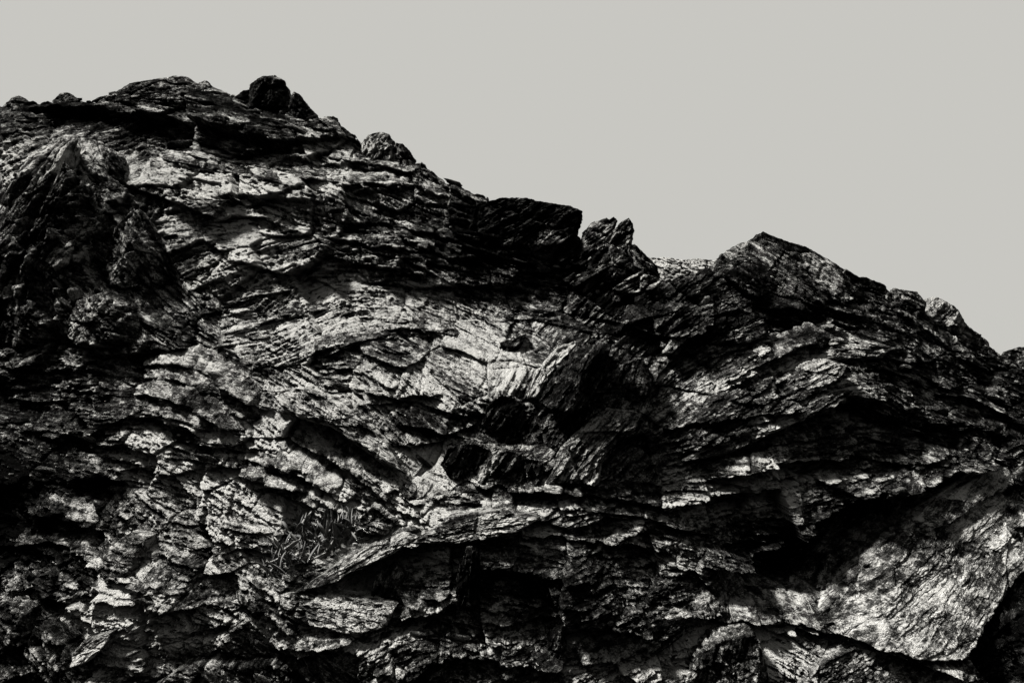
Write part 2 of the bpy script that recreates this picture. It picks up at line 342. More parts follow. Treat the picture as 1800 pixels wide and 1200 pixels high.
# the back of the mountain and the foot below the frame
back = []
for k, b in enumerate((0.12, 0.3, 0.6, 1.1, 2.0, 4.0, 8.0, 16.0)):
    q = P[0].copy(); q[:, 1] += b; q[:, 2] -= 0.30 * b + 0.02 * b * b; back.append(q)
foot = []
for k, b in enumerate((0.3, 0.8, 1.6, 3.0)):
    q = P[-1].copy(); q[:, 2] -= b; q[:, 1] -= b * 0.6; foot.append(q)
ALL = np.concatenate([np.array(back[::-1]), P, np.array(foot)], 0)
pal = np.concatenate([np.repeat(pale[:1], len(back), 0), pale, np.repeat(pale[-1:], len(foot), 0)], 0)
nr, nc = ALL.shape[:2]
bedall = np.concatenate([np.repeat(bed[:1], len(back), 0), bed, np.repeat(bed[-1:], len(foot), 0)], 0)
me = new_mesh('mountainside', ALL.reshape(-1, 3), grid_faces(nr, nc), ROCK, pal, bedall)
mountain = link('mountainside', me, kind='structure')


def grid_index(x, y):
    c = np.clip(np.searchsorted(cols, x), 0, len(cols) - 1)
    r = np.clip(np.round((y - crest[c]) / (BOT - crest[c]) * (NR - 1)).astype(int), 0, NR - 1)
    return r, c

def in_poly(x, y, poly):
    c = np.zeros(x.shape, bool); n = len(poly)
    for i in range(n):
        x0, y0 = poly[i]; x1, y1 = poly[(i + 1) % n]
        if y0 == y1: continue
        c ^= ((y0 > y) != (y1 > y)) & (x < (x1 - x0) * (y - y0) / (y1 - y0) + x0)
    return c

def crag_mesh(name, poly, depth, lean=0.5, out=0.0, turn=0.0, pale=0.4, tilt=(0, 0), rough=0.6, thick=0.5, seed=1, edge=1.0, sink=False, mat=None):
    """a solid block of rock: hipped faces rise from its outline to a tilted broken front, with a back of its own"""
    r = np.random.default_rng(seed)
    poly = [np.array(p, float) for p in poly]; n = len(poly)
    area = sum(poly[i][0] * poly[(i + 1) % n][1] - poly[(i + 1) % n][0] * poly[i][1] for i in range(n)) / 2
    if area < 0: poly = poly[::-1]; area = -area
    cen = sum((poly[i] + poly[(i + 1) % n]) * (poly[i][0] * poly[(i + 1) % n][1] - poly[(i + 1) % n][0] * poly[i][1]) for i in range(n)) / (6 * area)
    per = [np.linalg.norm(poly[(i + 1) % n] - poly[i]) for i in range(n)]
    step = 2.1 if len(poly) and area < 20000 else 2.5
    ring = []
    for i in range(n):
        m = max(2, int(per[i] / step))
        for k in range(m): ring.append(poly[i] + (poly[(i + 1) % n] - poly[i]) * k / m)
    ring = np.array(ring); nt = len(ring)
    s_ = np.cumsum(np.full(nt, step))
    jit = 2.2 * perlin(s_ / 8, s_ * 0 + seed, 501) + 1.3 * perlin(s_ / 3.5, s_ * 0 + seed, 503)
    rad = ring - cen; ln = np.linalg.norm(rad, axis=1)
    ring = cen + rad * (1 + jit / np.maximum(ln, 8))[:, None]
    nrad = max(8, int(np.percentile(ln, 75) / step))
    rho = np.linspace(1, 0.02, nrad)
    X = (cen[0] + rho[:, None] * (ring[:, 0] - cen[0])[None]).astype(F); Y = (cen[1] + rho[:, None] * (ring[:, 1] - cen[1])[None]).astype(F)
    c0, t0 = at(np.array([cen[0]]), np.array([cen[1]])); mpp = float(t0[0]) / FPX
    big_ = math.sqrt(area); wa = 2.5 + 0.022 * big_; wl = 12 + 0.12 * big_
    wx = X + wa * fbm(X / wl, Y / wl, seed + 601, 3, .6); wy = Y + wa * fbm(X / wl, Y / wl, seed + 603, 3, .6)
    f = np.full(X.shape, 1e9, F)
    for i in range(n):
        e = poly[(i + 1) % n] - poly[i]; nrm = np.array([e[1], -e[0]]) / (np.linalg.norm(e) + 1e-9)       # outward
        k = 1.3 + 1.4 * max(nrm[1], -0.5) + 0.7 * nrm[0] + r.uniform(-0.35, 0.5)
        k = max(0.45, k) * edge
        d = np.maximum(0, -((wx - poly[i][0]) * nrm[0] + (wy - poly[i][1]) * nrm[1])) if False else seg_dist(wx, wy, [poly[i], poly[(i + 1) % n]])[0]
        f = np.minimum(f, k * d)
    f = f * mpp
    st = 0.05 + 0.0009 * big_; f = f + 0.22 * st * perlin(f / st + 3 * perlin(X / 30, Y / 30, seed + 5), X / 45, seed + 7)      # broken into steps
    cap = depth * (1 + 0.25 * perlin(X / 40, Y / 30, seed + 11)) + mpp * (tilt[0] * (X - cen[0]) + tilt[1] * (Y - cen[1]))
    f = np.minimum(f, cap if sink else np.maximum(cap, 0.02))
    dr, _, _ = seg_dist(X, Y, [tuple(p) for p in poly], True)
    hm, tone, bed = meso(X + seed * 371.0, Y + seed * 173.0, R(turn), 0.35)
    f = f + rough * hm * sstep(0, 7, dr)
    base, _ = at(X, Y)
    off = (X - cen[0])[..., None] * mpp * np.array([1.0, 0, 0]) + (Y - cen[1])[..., None] * mpp * -UP
    upright = c0[0] + off
    base = base * lean + upright * (1 - lean)
    gx, gy = grid_index(np.clip(X[::4, ::4].ravel(), 0, 1800), Y[::4, ::4].ravel())
    hh = float(np.mean(height[gx, gy])) + out
    front = base + DDIR * (hh + f)[..., None]
    nb = max(8, int(min(thick, 1.0) / 0.04)); u = np.linspace(0, 1, nb)
    rb = 1 - 0.98 * u ** 2.6; backd = thick * (1 - (1 - u) ** 1.7)
    XB = (cen[0] + rb[:, None] * (ring[:, 0] - cen[0])[None]); YB = (cen[1] + rb[:, None] * (ring[:, 1] - cen[1])[None])
    sw = (s_[None] * np.ones((nb, 1))).astype(F); dw = (backd[:, None] / mpp * np.ones((1, nt))).astype(F)
    hs_, tone_b, bed_b = meso(sw * 0.8 + seed * 131.0, dw + seed * 77.0, R(turn), 0.3)                 # the sides are broken too
    puff = (1 + (np.minimum(hs_ * rough, 0.015) * sstep(0, 10, dw)) / mpp / np.maximum(ln, 20)[None] * (rb[:, None] > .3))[..., None]
    offb = (XB - cen[0])[..., None] * mpp * np.array([1.0, 0, 0]) + (YB - cen[1])[..., None] * mpp * -UP
    XP = cen[0] + (XB - cen[0]) * puff[..., 0]; YP = cen[1] + (YB - cen[1]) * puff[..., 0]
    bb, _ = at(XP, YP); bb = bb * lean + (c0[0] + offb * puff) * (1 - lean)
    rear = bb + DDIR * (hh + np.minimum(f[0], 0)[None, :] - backd[:, None])[..., None]
    V = np.concatenate([front[::-1], rear[1:]], 0)                     # centre of front .. rim .. centre of back
    nrw = V.shape[0]; idx = np.arange(nrw * nt).reshape(nrw, nt); nx = np.roll(idx, -1, 1)
    fc = np.stack([idx[:-1].ravel(), idx[1:].ravel(), nx[1:].ravel(), nx[:-1].ravel()], 1)
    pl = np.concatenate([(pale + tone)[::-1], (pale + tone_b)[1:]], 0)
    return new_mesh(name, V.reshape(-1, 3), fc, mat or ROCK, pl, np.concatenate([bed[::-1], bed_b[1:]], 0))

CRAGS = [
 ('rock_fin','crag','long slanting grey blade of rock at the upper left',[(-10,500),(60,390),(110,318),(150,260),(174,262),(152,322),(100,402),(44,492),(8,536)],dict(depth=.32,lean=.5,out=.22,turn=-58,pale=.55,thick=.9,tilt=(.1,.3),rough=.8,edge=1.5)),
 ('crag','crag','dark broken face beneath the long slanting blade',[(56,484),(105,400),(152,298),(186,338),(216,410),(192,472),(120,504)],dict(depth=.4,lean=.35,out=.15,turn=-56,pale=.42,thick=1.2,tilt=(-.2,-.1),rough=1.0,edge=2.2)),
 ('crag','crag','dark jagged block at the right foot of the broken upper left face',[(188,474),(215,400),(246,370),(292,450),(308,492),(270,524),(220,514)],dict(depth=.4,lean=.3,out=.15,turn=48,pale=.38,thick=1.0,tilt=(-.2,-.1),rough=.9,edge=2.2)),
 ('crag','crag','dark tilted block hanging below the broken upper left face',[(126,584),(150,530),(200,513),(252,545),(266,592),(210,616),(160,610)],dict(depth=.4,lean=.2,out=.1,turn=42,pale=.38,thick=1.0,rough=.9,edge=2.2)),
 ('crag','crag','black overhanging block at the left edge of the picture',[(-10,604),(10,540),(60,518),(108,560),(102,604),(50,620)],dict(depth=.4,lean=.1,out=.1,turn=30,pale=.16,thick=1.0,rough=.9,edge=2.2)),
 ('boulder','boulder','tall rounded dark boulder, the highest point on the skyline',[(436,172),(437,148),(446,140),(460,132),(483,131),(497,140),(503,152),(508,168),(524,192),(500,226),(450,222),(432,196)],dict(depth=.28,lean=.2,out=.1,turn=-60,pale=.30,thick=.8)),
 ('rock_spike','rock','small pointed rock just right of the highest boulder',[(507,186),(512,166),(517,160),(527,167),(540,185),(560,204),(545,228),(512,222)],dict(depth=.16,lean=.2,out=.1,turn=50,pale=.25,thick=.5)),
 ('rock_wedge','rock','low dark wedge of rock leaning on the left of the highest boulder',[(410,169),(425,157),(438,155),(446,173),(440,196),(412,190)],dict(depth=.12,lean=.2,out=.05,turn=-20,pale=.3,thick=.4)),
 ('rock_dome','rock','broad layered rock dome on the skyline left of the highest boulder',[(185,173),(207,162),(230,148),(283,139),(310,135),(327,136),(337,143),(352,150),(362,143),(372,153),(400,164),(408,176),(370,192),(300,190),(240,188),(195,184)],dict(depth=.5,lean=.7,out=.0,turn=-6,pale=.34,thick=1.0)),
 ('rock','rock','small humped rock at the far left end of the skyline',[(8,181),(18,170),(30,166),(48,178),(42,190),(20,190)],dict(depth=.14,lean=.3,out=.05,turn=0,pale=.35,thick=.4)),
 ('rock','rock','small pale humped rock on the skyline left of the rock dome',[(96,181),(110,167),(122,165),(144,178),(132,190),(105,190)],dict(depth=.14,lean=.3,out=.05,turn=-10,pale=.6,thick=.4)),
 ('boulder','boulder','blunt grey boulder on the skyline halfway down the upper slope',[(632,246),(643,233),(660,227),(670,227),(680,232),(690,247),(698,268),(690,300),(645,296),(630,266)],dict(depth=.26,lean=.2,out=.1,turn=-70,pale=.42,thick=.7)),
 ('rock_shard','rock','dark tapering shard against the blunt grey skyline boulder',[(688,258),(693,247),(705,248),(717,260),(730,280),(722,304),(694,300)],dict(depth=.16,lean=.2,out=.06,turn=60,pale=.25,thick=.5)),
 ('crag','crag','large square dark crag with flat top overhanging the skyline notch',[(824,402),(836,366),(857,354),(883,347),(925,348),(950,354),(977,358),(1003,362),(1023,370),(1024,384),(1018,402),(1010,434),(960,448),(900,448),(850,438)],dict(depth=.55,lean=.25,out=.15,turn=-30,pale=.20,thick=1.2,tilt=(.15,-.1),rough=.8)),
 ('leaning_slab','slab','grey slab with two blunt tips leaning right behind the square crag',[(1026,408),(1043,390),(1067,382),(1072,385),(1080,380),(1086,388),(1072,430),(1050,462),(1020,450)],dict(depth=.2,lean=.2,out=.1,turn=-35,pale=.40,thick=.5)),
 ('leaning_slab','slab','dark thick slab leaning right with its single tip against the sky',[(1056,430),(1092,390),(1105,383),(1112,393),(1114,407),(1110,430),(1096,466),(1050,462)],dict(depth=.26,lean=.1,out=.2,turn=-38,pale=.28,thick=.5)),
 ('rock_block','rock','diamond-shaped dark block below the two leaning slabs',[(1033,470),(1055,440),(1075,430),(1097,445),(1118,470),(1105,494),(1060,496)],dict(depth=.3,lean=.3,out=.1,turn=-40,pale=.25,thick=.6)),
 ('rock_wedge','rock','wedge with a bright sloping top at the left edge of the skyline notch',[(1076,508),(1100,490),(1125,478),(1142,486),(1162,492),(1154,514),(1110,520)],dict(depth=.25,lean=.4,out=.12,turn=-33,pale=.40,thick=.6,tilt=(.2,.3))),
 ('rock','rock','narrow dark rock dropping from the slab tip into the skyline notch',[(1106,430),(1117,427),(1133,443),(1156,466),(1166,496),(1150,512),(1110,490)],dict(depth=.25,lean=.2,out=.0,turn=45,pale=.25,thick=.8)),
 ('rock_peak','peak','pyramid-shaped peak of cracked dark rock right of the skyline notch',[(1258,474),(1277,443),(1310,425),(1331,419),(1346,404),(1362,413),(1387,422),(1417,430),(1433,438),(1467,457),(1489,472),(1490,520),(1420,575),(1330,560),(1270,520)],dict(depth=.55,lean=.7,out=-.12,turn=33,pale=.28,thick=1.6,tilt=(-.25,-.1),rough=.45)),
 ('rock_block','rock','low stepped block on the skyline directly right of the pyramid peak',[(1478,486),(1490,472),(1513,487),(1522,486),(1558,500),(1568,516),(1550,546),(1496,534)],dict(depth=.2,lean=.3,out=.05,turn=34,pale=.42,thick=.7)),
 ('rock_block','rock','square-ended block on the right skyline between two lower notches',[(1553,522),(1573,506),(1613,513),(1630,532),(1620,572),(1570,566)],dict(depth=.25,lean=.3,out=.08,turn=30,pale=.42,thick=.7)),
 ('boulder','boulder','pale cracked knob standing up on the right skyline',[(1634,548),(1643,530),(1657,521),(1680,533),(1693,543),(1708,568),(1695,596),(1645,586)],dict(depth=.3,lean=.2,out=.1,turn=-50,pale=.60,thick=.8,rough=.5)),
 ('crag','crag','rounded crag head above the broken dark face at upper left',[(144,302),(155,272),(175,255),(205,262),(232,282),(243,305),(251,347),(225,342),(190,334)],dict(depth=.4,lean=.5,out=.25,turn=55,pale=.50,thick=.8,rough=.5)),
 ('rock_slab','slab','small bright slab tucked under the rounded crag head at upper left',[(193,352),(215,318),(235,330),(251,350),(241,368),(208,370)],dict(depth=.18,lean=.5,out=.3,turn=40,pale=.55,thick=.6,rough=.4)),
 ('prow','crag','big prow of rock coloured black for shade, with an added pale slab as its lit left side',[(942,698),(974,642),(1002,606),(1062,606),(1050,650),(1034,690),(1000,718),(962,714)],dict(depth=.45,lean=.1,out=.55,turn=-55,pale=.02,thick=1.8,tilt=(-.9,-.2),rough=.4,edge=4.0)),  # near-black colour paints the shade on the prow's face
 ('rock_slab','slab','narrow pale slab added as the lit left side of the prow',[(926,694),(940,656),(978,610),(1008,600),(1006,610),(976,640),(944,696)],dict(depth=.2,lean=.3,out=.58,turn=-55,pale=.80,thick=1.2,tilt=(.7,.4),rough=.35,edge=2.0)),  # added piece, its pale colour paints the light on the prow's left side
 ('crag','crag','tall smooth grey rock face right of the dark prow',[(1046,706),(1062,660),(1088,638),(1120,628),(1140,660),(1134,694),(1100,712)],dict(depth=.4,lean=.4,out=.15,turn=-60,pale=.40,thick=.8,rough=.35)),
 ('rock_shard','rock','dark triangular shard sticking out of the pale wall',[(878,602),(905,594),(926,586),(915,612),(889,632)],dict(depth=.25,lean=.1,out=.12,turn=-40,pale=.2,thick=.5,rough=.3)),
 ('rock_block','rock','humped black block at the foot of the pale wall',[(846,746),(856,715),(880,695),(905,700),(922,712),(905,744),(870,760)],dict(depth=.4,lean=.2,out=.15,turn=-45,pale=.25,thick=.7)),
 ('rock_block','rock','squat dark block at the upper right of the gully bottom',[(776,814),(790,785),(830,777),(860,790),(850,822),(820,852),(790,840)],dict(depth=.4,lean=.2,out=.15,turn=-60,pale=.22,thick=.7)),
 ('leaning_slab','slab','upright grey-edged slab between two dark blocks at gully bottom',[(838,850),(848,815),(880,787),(920,790),(902,818),(872,854)],dict(depth=.35,lean=.2,out=.2,turn=-55,pale=.35,thick=.6,rough=.4)),
 ('rock_block','rock','short dark block beside the upright slab above the arched ledge',[(903,840),(920,800),(952,805),(958,844),(930,854)],dict(depth=.3,lean=.3,out=.12,turn=-70,pale=.3,thick=.6)),
 ('rock_slab','slab','long fissured grey slab sloping down left below the smooth face',[(956,836),(985,780),(1030,735),(1060,715),(1110,718),(1122,740),(1078,764),(1050,800),(1044,850),(1000,856)],dict(depth=.45,lean=.5,out=.2,turn=-48,pale=.50,thick=.9,tilt=(.2,.2),rough=.5)),
 ('rock_slab','slab','pale curved slab edge just above the leafy plant and lower ledge',[(552,1012),(600,978),(650,946),(720,916),(745,926),(700,954),(640,982),(590,1008)],dict(depth=.35,lean=.8,out=.25,turn=-27,pale=.80,thick=.6,tilt=(.5,1.0),rough=.25)),
 ('rock_slab','slab','thin layered bright slab capping the arched ledge',[(738,930),(800,890),(880,878),(945,890),(905,916),(820,932)],dict(depth=.3,lean=.8,out=.25,turn=-8,pale=.65,thick=.6,tilt=(.2,.8),rough=.6)),
 ('rock_slab','slab','bright tapering slab on the arched ledge right of its crown',[(966,910),(1010,885),(1078,878),(1045,908),(1000,922)],dict(depth=.3,lean=.7,out=.25,turn=-15,pale=.70,thick=.6,tilt=(.3,.8),rough=.35)),
 ('boulder','boulder','smooth rounded grey boulder among the lower left rubble',[(196,992),(210,952),(245,930),(276,937),(272,976),(256,1006),(215,1010)],dict(depth=.3,lean=.6,out=.15,turn=20,pale=.50,thick=.7,rough=.3,tilt=(.2,.3))),
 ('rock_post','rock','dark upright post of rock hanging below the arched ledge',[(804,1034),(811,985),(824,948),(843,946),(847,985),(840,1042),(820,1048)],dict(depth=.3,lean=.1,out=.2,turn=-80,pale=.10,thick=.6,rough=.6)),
 ('rock_slab','slab','grey upright slab standing between arched ledge and pale lower slab',[(656,1040),(668,1000),(700,982),(717,1000),(702,1038),(680,1050)],dict(depth=.25,lean=.3,out=.2,turn=-60,pale=.42,thick=.5,rough=.35)),
 ('rock_slab','slab','flat bright slab below the leafy plant',[(500,1030),(560,1018),(640,1034),(705,1046),(690,1078),(640,1098),(560,1080),(515,1060)],dict(depth=.3,lean=.9,out=.2,turn=10,pale=.75,thick=.6,tilt=(.2,.8),rough=.35)),
 ('rock_wedge','rock','big dark-faced wedge with bright curved top at the bottom edge',[(1190,1190),(1212,1142),(1260,1110),(1317,1102),(1334,1150),(1346,1216),(1260,1222),(1198,1218)],dict(depth=.45,lean=.3,out=.2,turn=-65,pale=.40,thick=.8,tilt=(.1,-.2),rough=.4)),
 ('rock_spike','rock','small black spike standing in the lower central rubble',[(956,1150),(964,1110),(986,1093),(992,1122),(980,1158)],dict(depth=.2,lean=.1,out=.2,turn=-70,pale=.2,thick=.4,rough=.4)),
 ('overhang','crag','jutting black nose at the right end of the long rising ledge',[(1480,700),(1510,668),(1560,676),(1606,716),(1570,744),(1520,738)],dict(depth=.45,lean=.1,out=.25,turn=25,pale=.25,thick=.8,tilt=(.1,-.1))),
 ('rock_slab','slab','long bright-topped slab rising right across the dark right-hand mass',[(1186,800),(1260,753),(1340,716),(1420,690),(1474,682),(1442,712),(1350,748),(1262,790)],dict(depth=.4,lean=.7,out=.3,turn=-26,pale=.55,thick=.7,tilt=(.5,1.0),rough=.45)),
 ('boulder','boulder','pale rounded boulder above the long rising slab',[(1358,674),(1385,640),(1420,628),(1458,640),(1444,668),(1390,684)],dict(depth=.35,lean=.5,out=.2,turn=-25,pale=.62,thick=.7,rough=.4,tilt=(.2,.3))),
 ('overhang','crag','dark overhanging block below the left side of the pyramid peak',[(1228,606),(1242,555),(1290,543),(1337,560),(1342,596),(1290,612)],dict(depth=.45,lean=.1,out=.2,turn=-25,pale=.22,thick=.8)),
 ('rock_shard','rock','bright lone shard between the smooth face and the overhanging block',[(1160,618),(1178,590),(1208,575),(1198,602),(1176,622)],dict(depth=.2,lean=.5,out=.25,turn=-45,pale=.7,thick=.4,rough=.3,tilt=(.4,.6))),
 ('rock_slab','slab','bright layered slab across the middle of the right-hand mass',[(1420,628),(1455,606),(1510,598),(1560,612),(1530,628),(1470,634)],dict(depth=.25,lean=.7,out=.15,turn=-3,pale=.58,thick=.5,tilt=(.1,.8),rough=.6)),
 ('rock_slab','slab','long ribbed slab sloping right into the central gully',[(478,704),(500,684),(545,678),(620,702),(690,770),(728,822),(680,800),(600,742),(520,722)],dict(depth=.35,lean=.7,out=.42,turn=35,pale=.75,thick=.8,tilt=(.1,.8),rough=.6)),
 ('rock_block','rock','upper of the blocky steps beside the gully bottom',[(618,836),(650,818),(692,846),(676,872),(640,862)],dict(depth=.22,lean=.5,out=.2,turn=30,pale=.6,thick=.5)),
 ('rock_block','rock','lower of the blocky steps beside the gully bottom',[(640,900),(668,874),(706,900),(692,922),(660,918)],dict(depth=.22,lean=.5,out=.2,turn=30,pale=.6,thick=.5)),
 ('rock_shard','rock','small grey shard catching light in the dark upper left hollow',[(126,464),(150,438),(177,432),(167,472),(145,484)],dict(depth=.2,lean=.4,out=.25,turn=-45,pale=.45,thick=.5,rough=.3)),
 ('rock_shard','rock','grey triangular shard at left of the dark hollow',[(42,450),(64,422),(92,450),(76,474)],dict(depth=.2,lean=.4,out=.2,turn=-40,pale=.45,thick=.5,rough=.3)),
 ('rock_slab','slab','bright pointed slab in the bottom left corner rubble',[(150,1138),(180,1105),(228,1088),(218,1112),(190,1136),(162,1148)],dict(depth=.22,lean=.7,out=.25,turn=-25,pale=.8,thick=.4,tilt=(.3,.9),rough=.3)),
 ('boulder','boulder','dark rounded boulder at the left picture edge near the bottom',[(-8,1110),(8,1060),(40,1042),(70,1060),(78,1096),(50,1124),(10,1128)],dict(depth=.35,lean=.4,out=.15,turn=30,pale=.32,thick=.6,rough=.4)),
 ('rock_slab','slab','dark tilted slab sloping down right in the bottom left corner',[(70,1130),(90,1082),(130,1100),(180,1150),(200,1190),(150,1200),(100,1170)],dict(depth=.3,lean=.4,out=.2,turn=42,pale=.3,thick=.6,rough=.5)),
 ('rock_slab','slab','pale rounded slab at the bottom edge right of centre',[(1380,1190),(1420,1150),(1480,1120),(1540,1130),(1560,1170),(1500,1210),(1420,1216)],dict(depth=.3,lean=.7,out=.1,turn=-30,pale=.6,thick=.6,tilt=(.2,.6),rough=.4)),
 ('rock_block','rock','dark broken block between the great slab and the right picture edge',[(1740,1000),(1768,900),(1790,880),(1830,900),(1840,1000),(1800,1060),(1756,1060)],dict(depth=.35,lean=.4,out=.45,turn=-60,pale=.42,thick=1.2,rough=.9,edge=1.5)),
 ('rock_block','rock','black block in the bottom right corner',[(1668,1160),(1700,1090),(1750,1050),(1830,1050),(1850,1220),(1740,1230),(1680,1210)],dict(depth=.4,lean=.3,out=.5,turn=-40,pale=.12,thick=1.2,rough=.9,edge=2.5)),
 ('rock_block','rock','small dark block at the right picture edge above the great slab',[(1772,880),(1764,830),(1790,806),(1840,820),(1840,880)],dict(depth=.3,lean=.3,out=.4,turn=-30,pale=.25,thick=1.2,rough=.9,edge=1.5)),
 ('rock_wedge','rock','dark wedge below the black hollow at bottom centre right',[(1095,1130),(1110,1098),(1150,1074),(1200,1074),(1190,1105),(1150,1132)],dict(depth=.4,lean=.1,out=.3,turn=-30,pale=.25,thick=.6,rough=.5)),
]
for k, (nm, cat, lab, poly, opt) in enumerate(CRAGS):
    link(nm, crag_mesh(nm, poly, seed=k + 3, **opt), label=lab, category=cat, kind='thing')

# the great pale slab at lower right: a body with sheets of rock still lying on it
slab = link('leaning_slab', crag_mesh('leaning_slab', [(1420,1090),(1470,1032),(1540,950),(1620,884),(1700,832),(1762,806),(1806,836),(1810,900),(1776,968),(1726,1026),(1672,1080),(1630,1126),(1560,1122),(1500,1110)],
            depth=.30, lean=1.0, out=.38, turn=-42, pale=.62, tilt=(.10, .60), rough=.24, thick=1.8, seed=90, edge=4.0, sink=True, mat=SLAB_ROCK),
            label='great pale cracked slab leaning up right beside the black hollow', category='slab', kind='thing')
for k, (poly, o_) in enumerate((([(1560,1100),(1600,1030),(1660,970),(1735,915),(1746,935),(1728,980),(1692,1032),(1652,1082),(1610,1105)], .42),
                          ([(1592,908),(1640,872),(1700,840),(1764,818),(1768,846),(1700,878),(1640,913),(1606,926)], .33))):
    link('rock_sheet', crag_mesh('rock_sheet', poly, depth=.07, lean=1.0, out=o_ + .27, turn=-42, pale=(.64, .56, .5)[k], tilt=(.10, .60), rough=.15, thick=.9, seed=95 + k, edge=3.0, sink=True, mat=SLAB_ROCK), slab)

# ------------------------------------------------------------------ slope behind the skyline notch, ridge behind the right end
def far_hill(name, pts, dist, bottom, pl):
    xs = np.arange(pts[0][0], pts[-1][0], 2.0); top = np.interp(xs, [p[0] for p in pts], [p[1] for p in pts]) + 2 * perlin(xs / 8, xs * 0 + dist, 411)
    n = 70; t = np.linspace(0, 1, n)[:, None]
    X = np.broadcast_to(xs, (n, len(xs))).astype(F); Y = (top[None] + t * (bottom - top[None])).astype(F)
    h, tone, bed = meso(X + 2000, Y + 900, R(20), 0.4)
    D = dist + (1 - t) * 2.0 - 1.3 * h
    Pt = np.stack([(X - 900) / FPX * D, FW[1] * D - UP[1] * (Y - 600) / FPX * D, CAM[2] + FW[2] * D - UP[2] * (Y - 600) / FPX * D], -1)
    rear = Pt[:1] + np.array([0, 5.0, -3.0])
    V = np.concatenate([rear, Pt], 0)
    return link(name, new_mesh(name, V.reshape(-1, 3), grid_faces(n + 1, len(xs)), ROCK, np.concatenate([tone[:1], tone], 0) + pl, np.concatenate([bed[:1], bed], 0)), kind='structure')
far_hill('far_slope', [(1060,470),(1110,452),(1150,453),(1173,452),(1200,457),(1227,454),(1250,457),(1290,462),(1340,480)], 19.0, 540, .85)
far_hill('far_ridge', [(1560,700),(1660,690),(1740,655),(1763,619),(1777,614),(1793,609),(1840,612),(1950,640),(2100,700)], 17.0, 720, .5)


# ------------------------------------------------------------------ beds that stand out of the mountainside as long ribs
RIBS = [  # line, width px, how far out m, pale
 ([(250,640),(335,638),(415,676),(475,722)],22,.30,.68),([(255,664),(340,666),(408,702),(452,742)],20,.28,.62),([(250,690),(330,694),(396,728),(436,760)],20,.30,.68),
 ([(262,722),(330,724),(388,750)],18,.26,.62),([(300,770),(380,772),(470,800)],16,.13,.5),([(270,800),(360,800),(440,820)],14,.12,.5),
 ([(420,800),(520,812),(605,852)],20,.28,.68),([(430,828),(540,846),(625,890)],20,.28,.68),([(450,856),(560,872),(652,914)],16,.14,.6),([(520,765),(605,800),(695,872)],22,.30,.68),
 ([(560,745),(640,790),(730,868)],18,.16,.6),([(650,800),(720,850),(790,878)],14,.12,.65),
 ([(-5,505),(80,372),(150,268)],22,.18,.3),([(15,540),(100,402),(165,305)],20,.22,.22),([(60,540),(130,425),(182,335)],18,.25,.18),([(-5,430),(60,340),(120,262)],18,.12,.4),
 ([(190,330),(245,420),(300,490)],16,.2,.3),([(200,520),(260,560),(330,600)],16,.15,.3),
 ([(285,262),(420,284),(565,302)],14,.12,.6),([(295,284),(430,306),(505,322)],14,.12,.55),([(500,305),(620,316),(725,322)],16,.14,.65),([(555,272),(660,284),(728,302)],13,.12,.6),
 ([(400,172),(480,198),(560,215)],10,.08,.45),([(430,196),(510,214),(585,230)],10,.08,.4),
 ([(1195,806),(1330,774),(1472,764)],18,.18,.42),([(1230,836),(1380,794),(1505,776)],14,.14,.4),([(1480,784),(1560,806),(1655,792)],14,.14,.4),([(1250,770),(1360,728),(1450,700)],12,.12,.5),
 ([(1295,648),(1400,602),(1455,594)],18,.16,.5),([(1225,640),(1300,605),(1350,600)],16,.15,.45),([(1500,640),(1580,655),(1650,690)],12,.12,.4),
 ([(800,868),(930,850),(1080,862),(1215,892)],18,.2,.42),([(1000,880),(1120,896),(1235,938)],16,.16,.45),([(1060,918),(1150,928),(1225,965)],14,.14,.42),
 ([(1005,1156),(1110,1122),(1215,1072),(1330,1058)],26,.25,.6),([(1205,1112),(1285,1082),(1405,1094)],18,.16,.6),([(1330,1062),(1450,1092),(1570,1118)],18,.22,.5),
 ([(500,1122),(620,1102),(785,1060)],18,.18,.5),([(690,1010),(770,1065),(830,1090)],16,.16,.5),([(425,928),(500,945),(560,960)],14,.12,.6),([(340,905),(440,918),(520,930)],14,.12,.6),
 ([(1540,520),(1640,585),(1745,655)],14,.14,.38),([(1360,520),(1480,545),(1600,590)],14,.14,.35),
 ([(560,395),(660,402),(760,430)],14,.14,.3),([(640,440),(740,452),(850,478)],14,.14,.3),([(780,410),(860,440),(960,460)],14,.14,.28),([(350,400),(430,372),(500,395)],18,.14,.6),
 ([(640,585),(720,572),(800,590)],16,.12,.55),([(330,560),(420,520),(500,505)],12,.1,.5),([(380,600),(470,555),(560,540)],12,.1,.5),([(540,640),(620,600),(690,590)],12,.1,.45),
 ([(20,760),(110,758),(190,790)],16,.15,.3),([(10,880),(90,885),(170,920)],16,.15,.35),([(20,960),(100,950),(180,985)],16,.15,.35),([(220,1015),(300,1010),(380,1030)],16,.15,.6),
 ([(280,1050),(350,1040),(420,1062)],16,.15,.65),([(420,1040),(500,1070),(540,1130)],16,.15,.45),([(1060,600),(1120,560),(1200,545)],14,.14,.35),([(940,560),(1020,575),(1090,600)],12,.12,.4),
 ([(1640,690),(1720,700),(1800,745)],14,.14,.4),([(1660,760),(1740,752),(1810,775)],14,.14,.4),([(1700,1120),(1760,1080),(1820,1060)],18,.18,.3),
 ([(960,760),(1010,690),(1060,620)],16,.15,.25),([(1130,700),(1170,640),(1230,610)],16,.15,.45),([(900,1090),(990,1060),(1080,1040)],14,.14,.35),([(860,1180),(960,1150),(1040,1165)],14,.14,.45)]

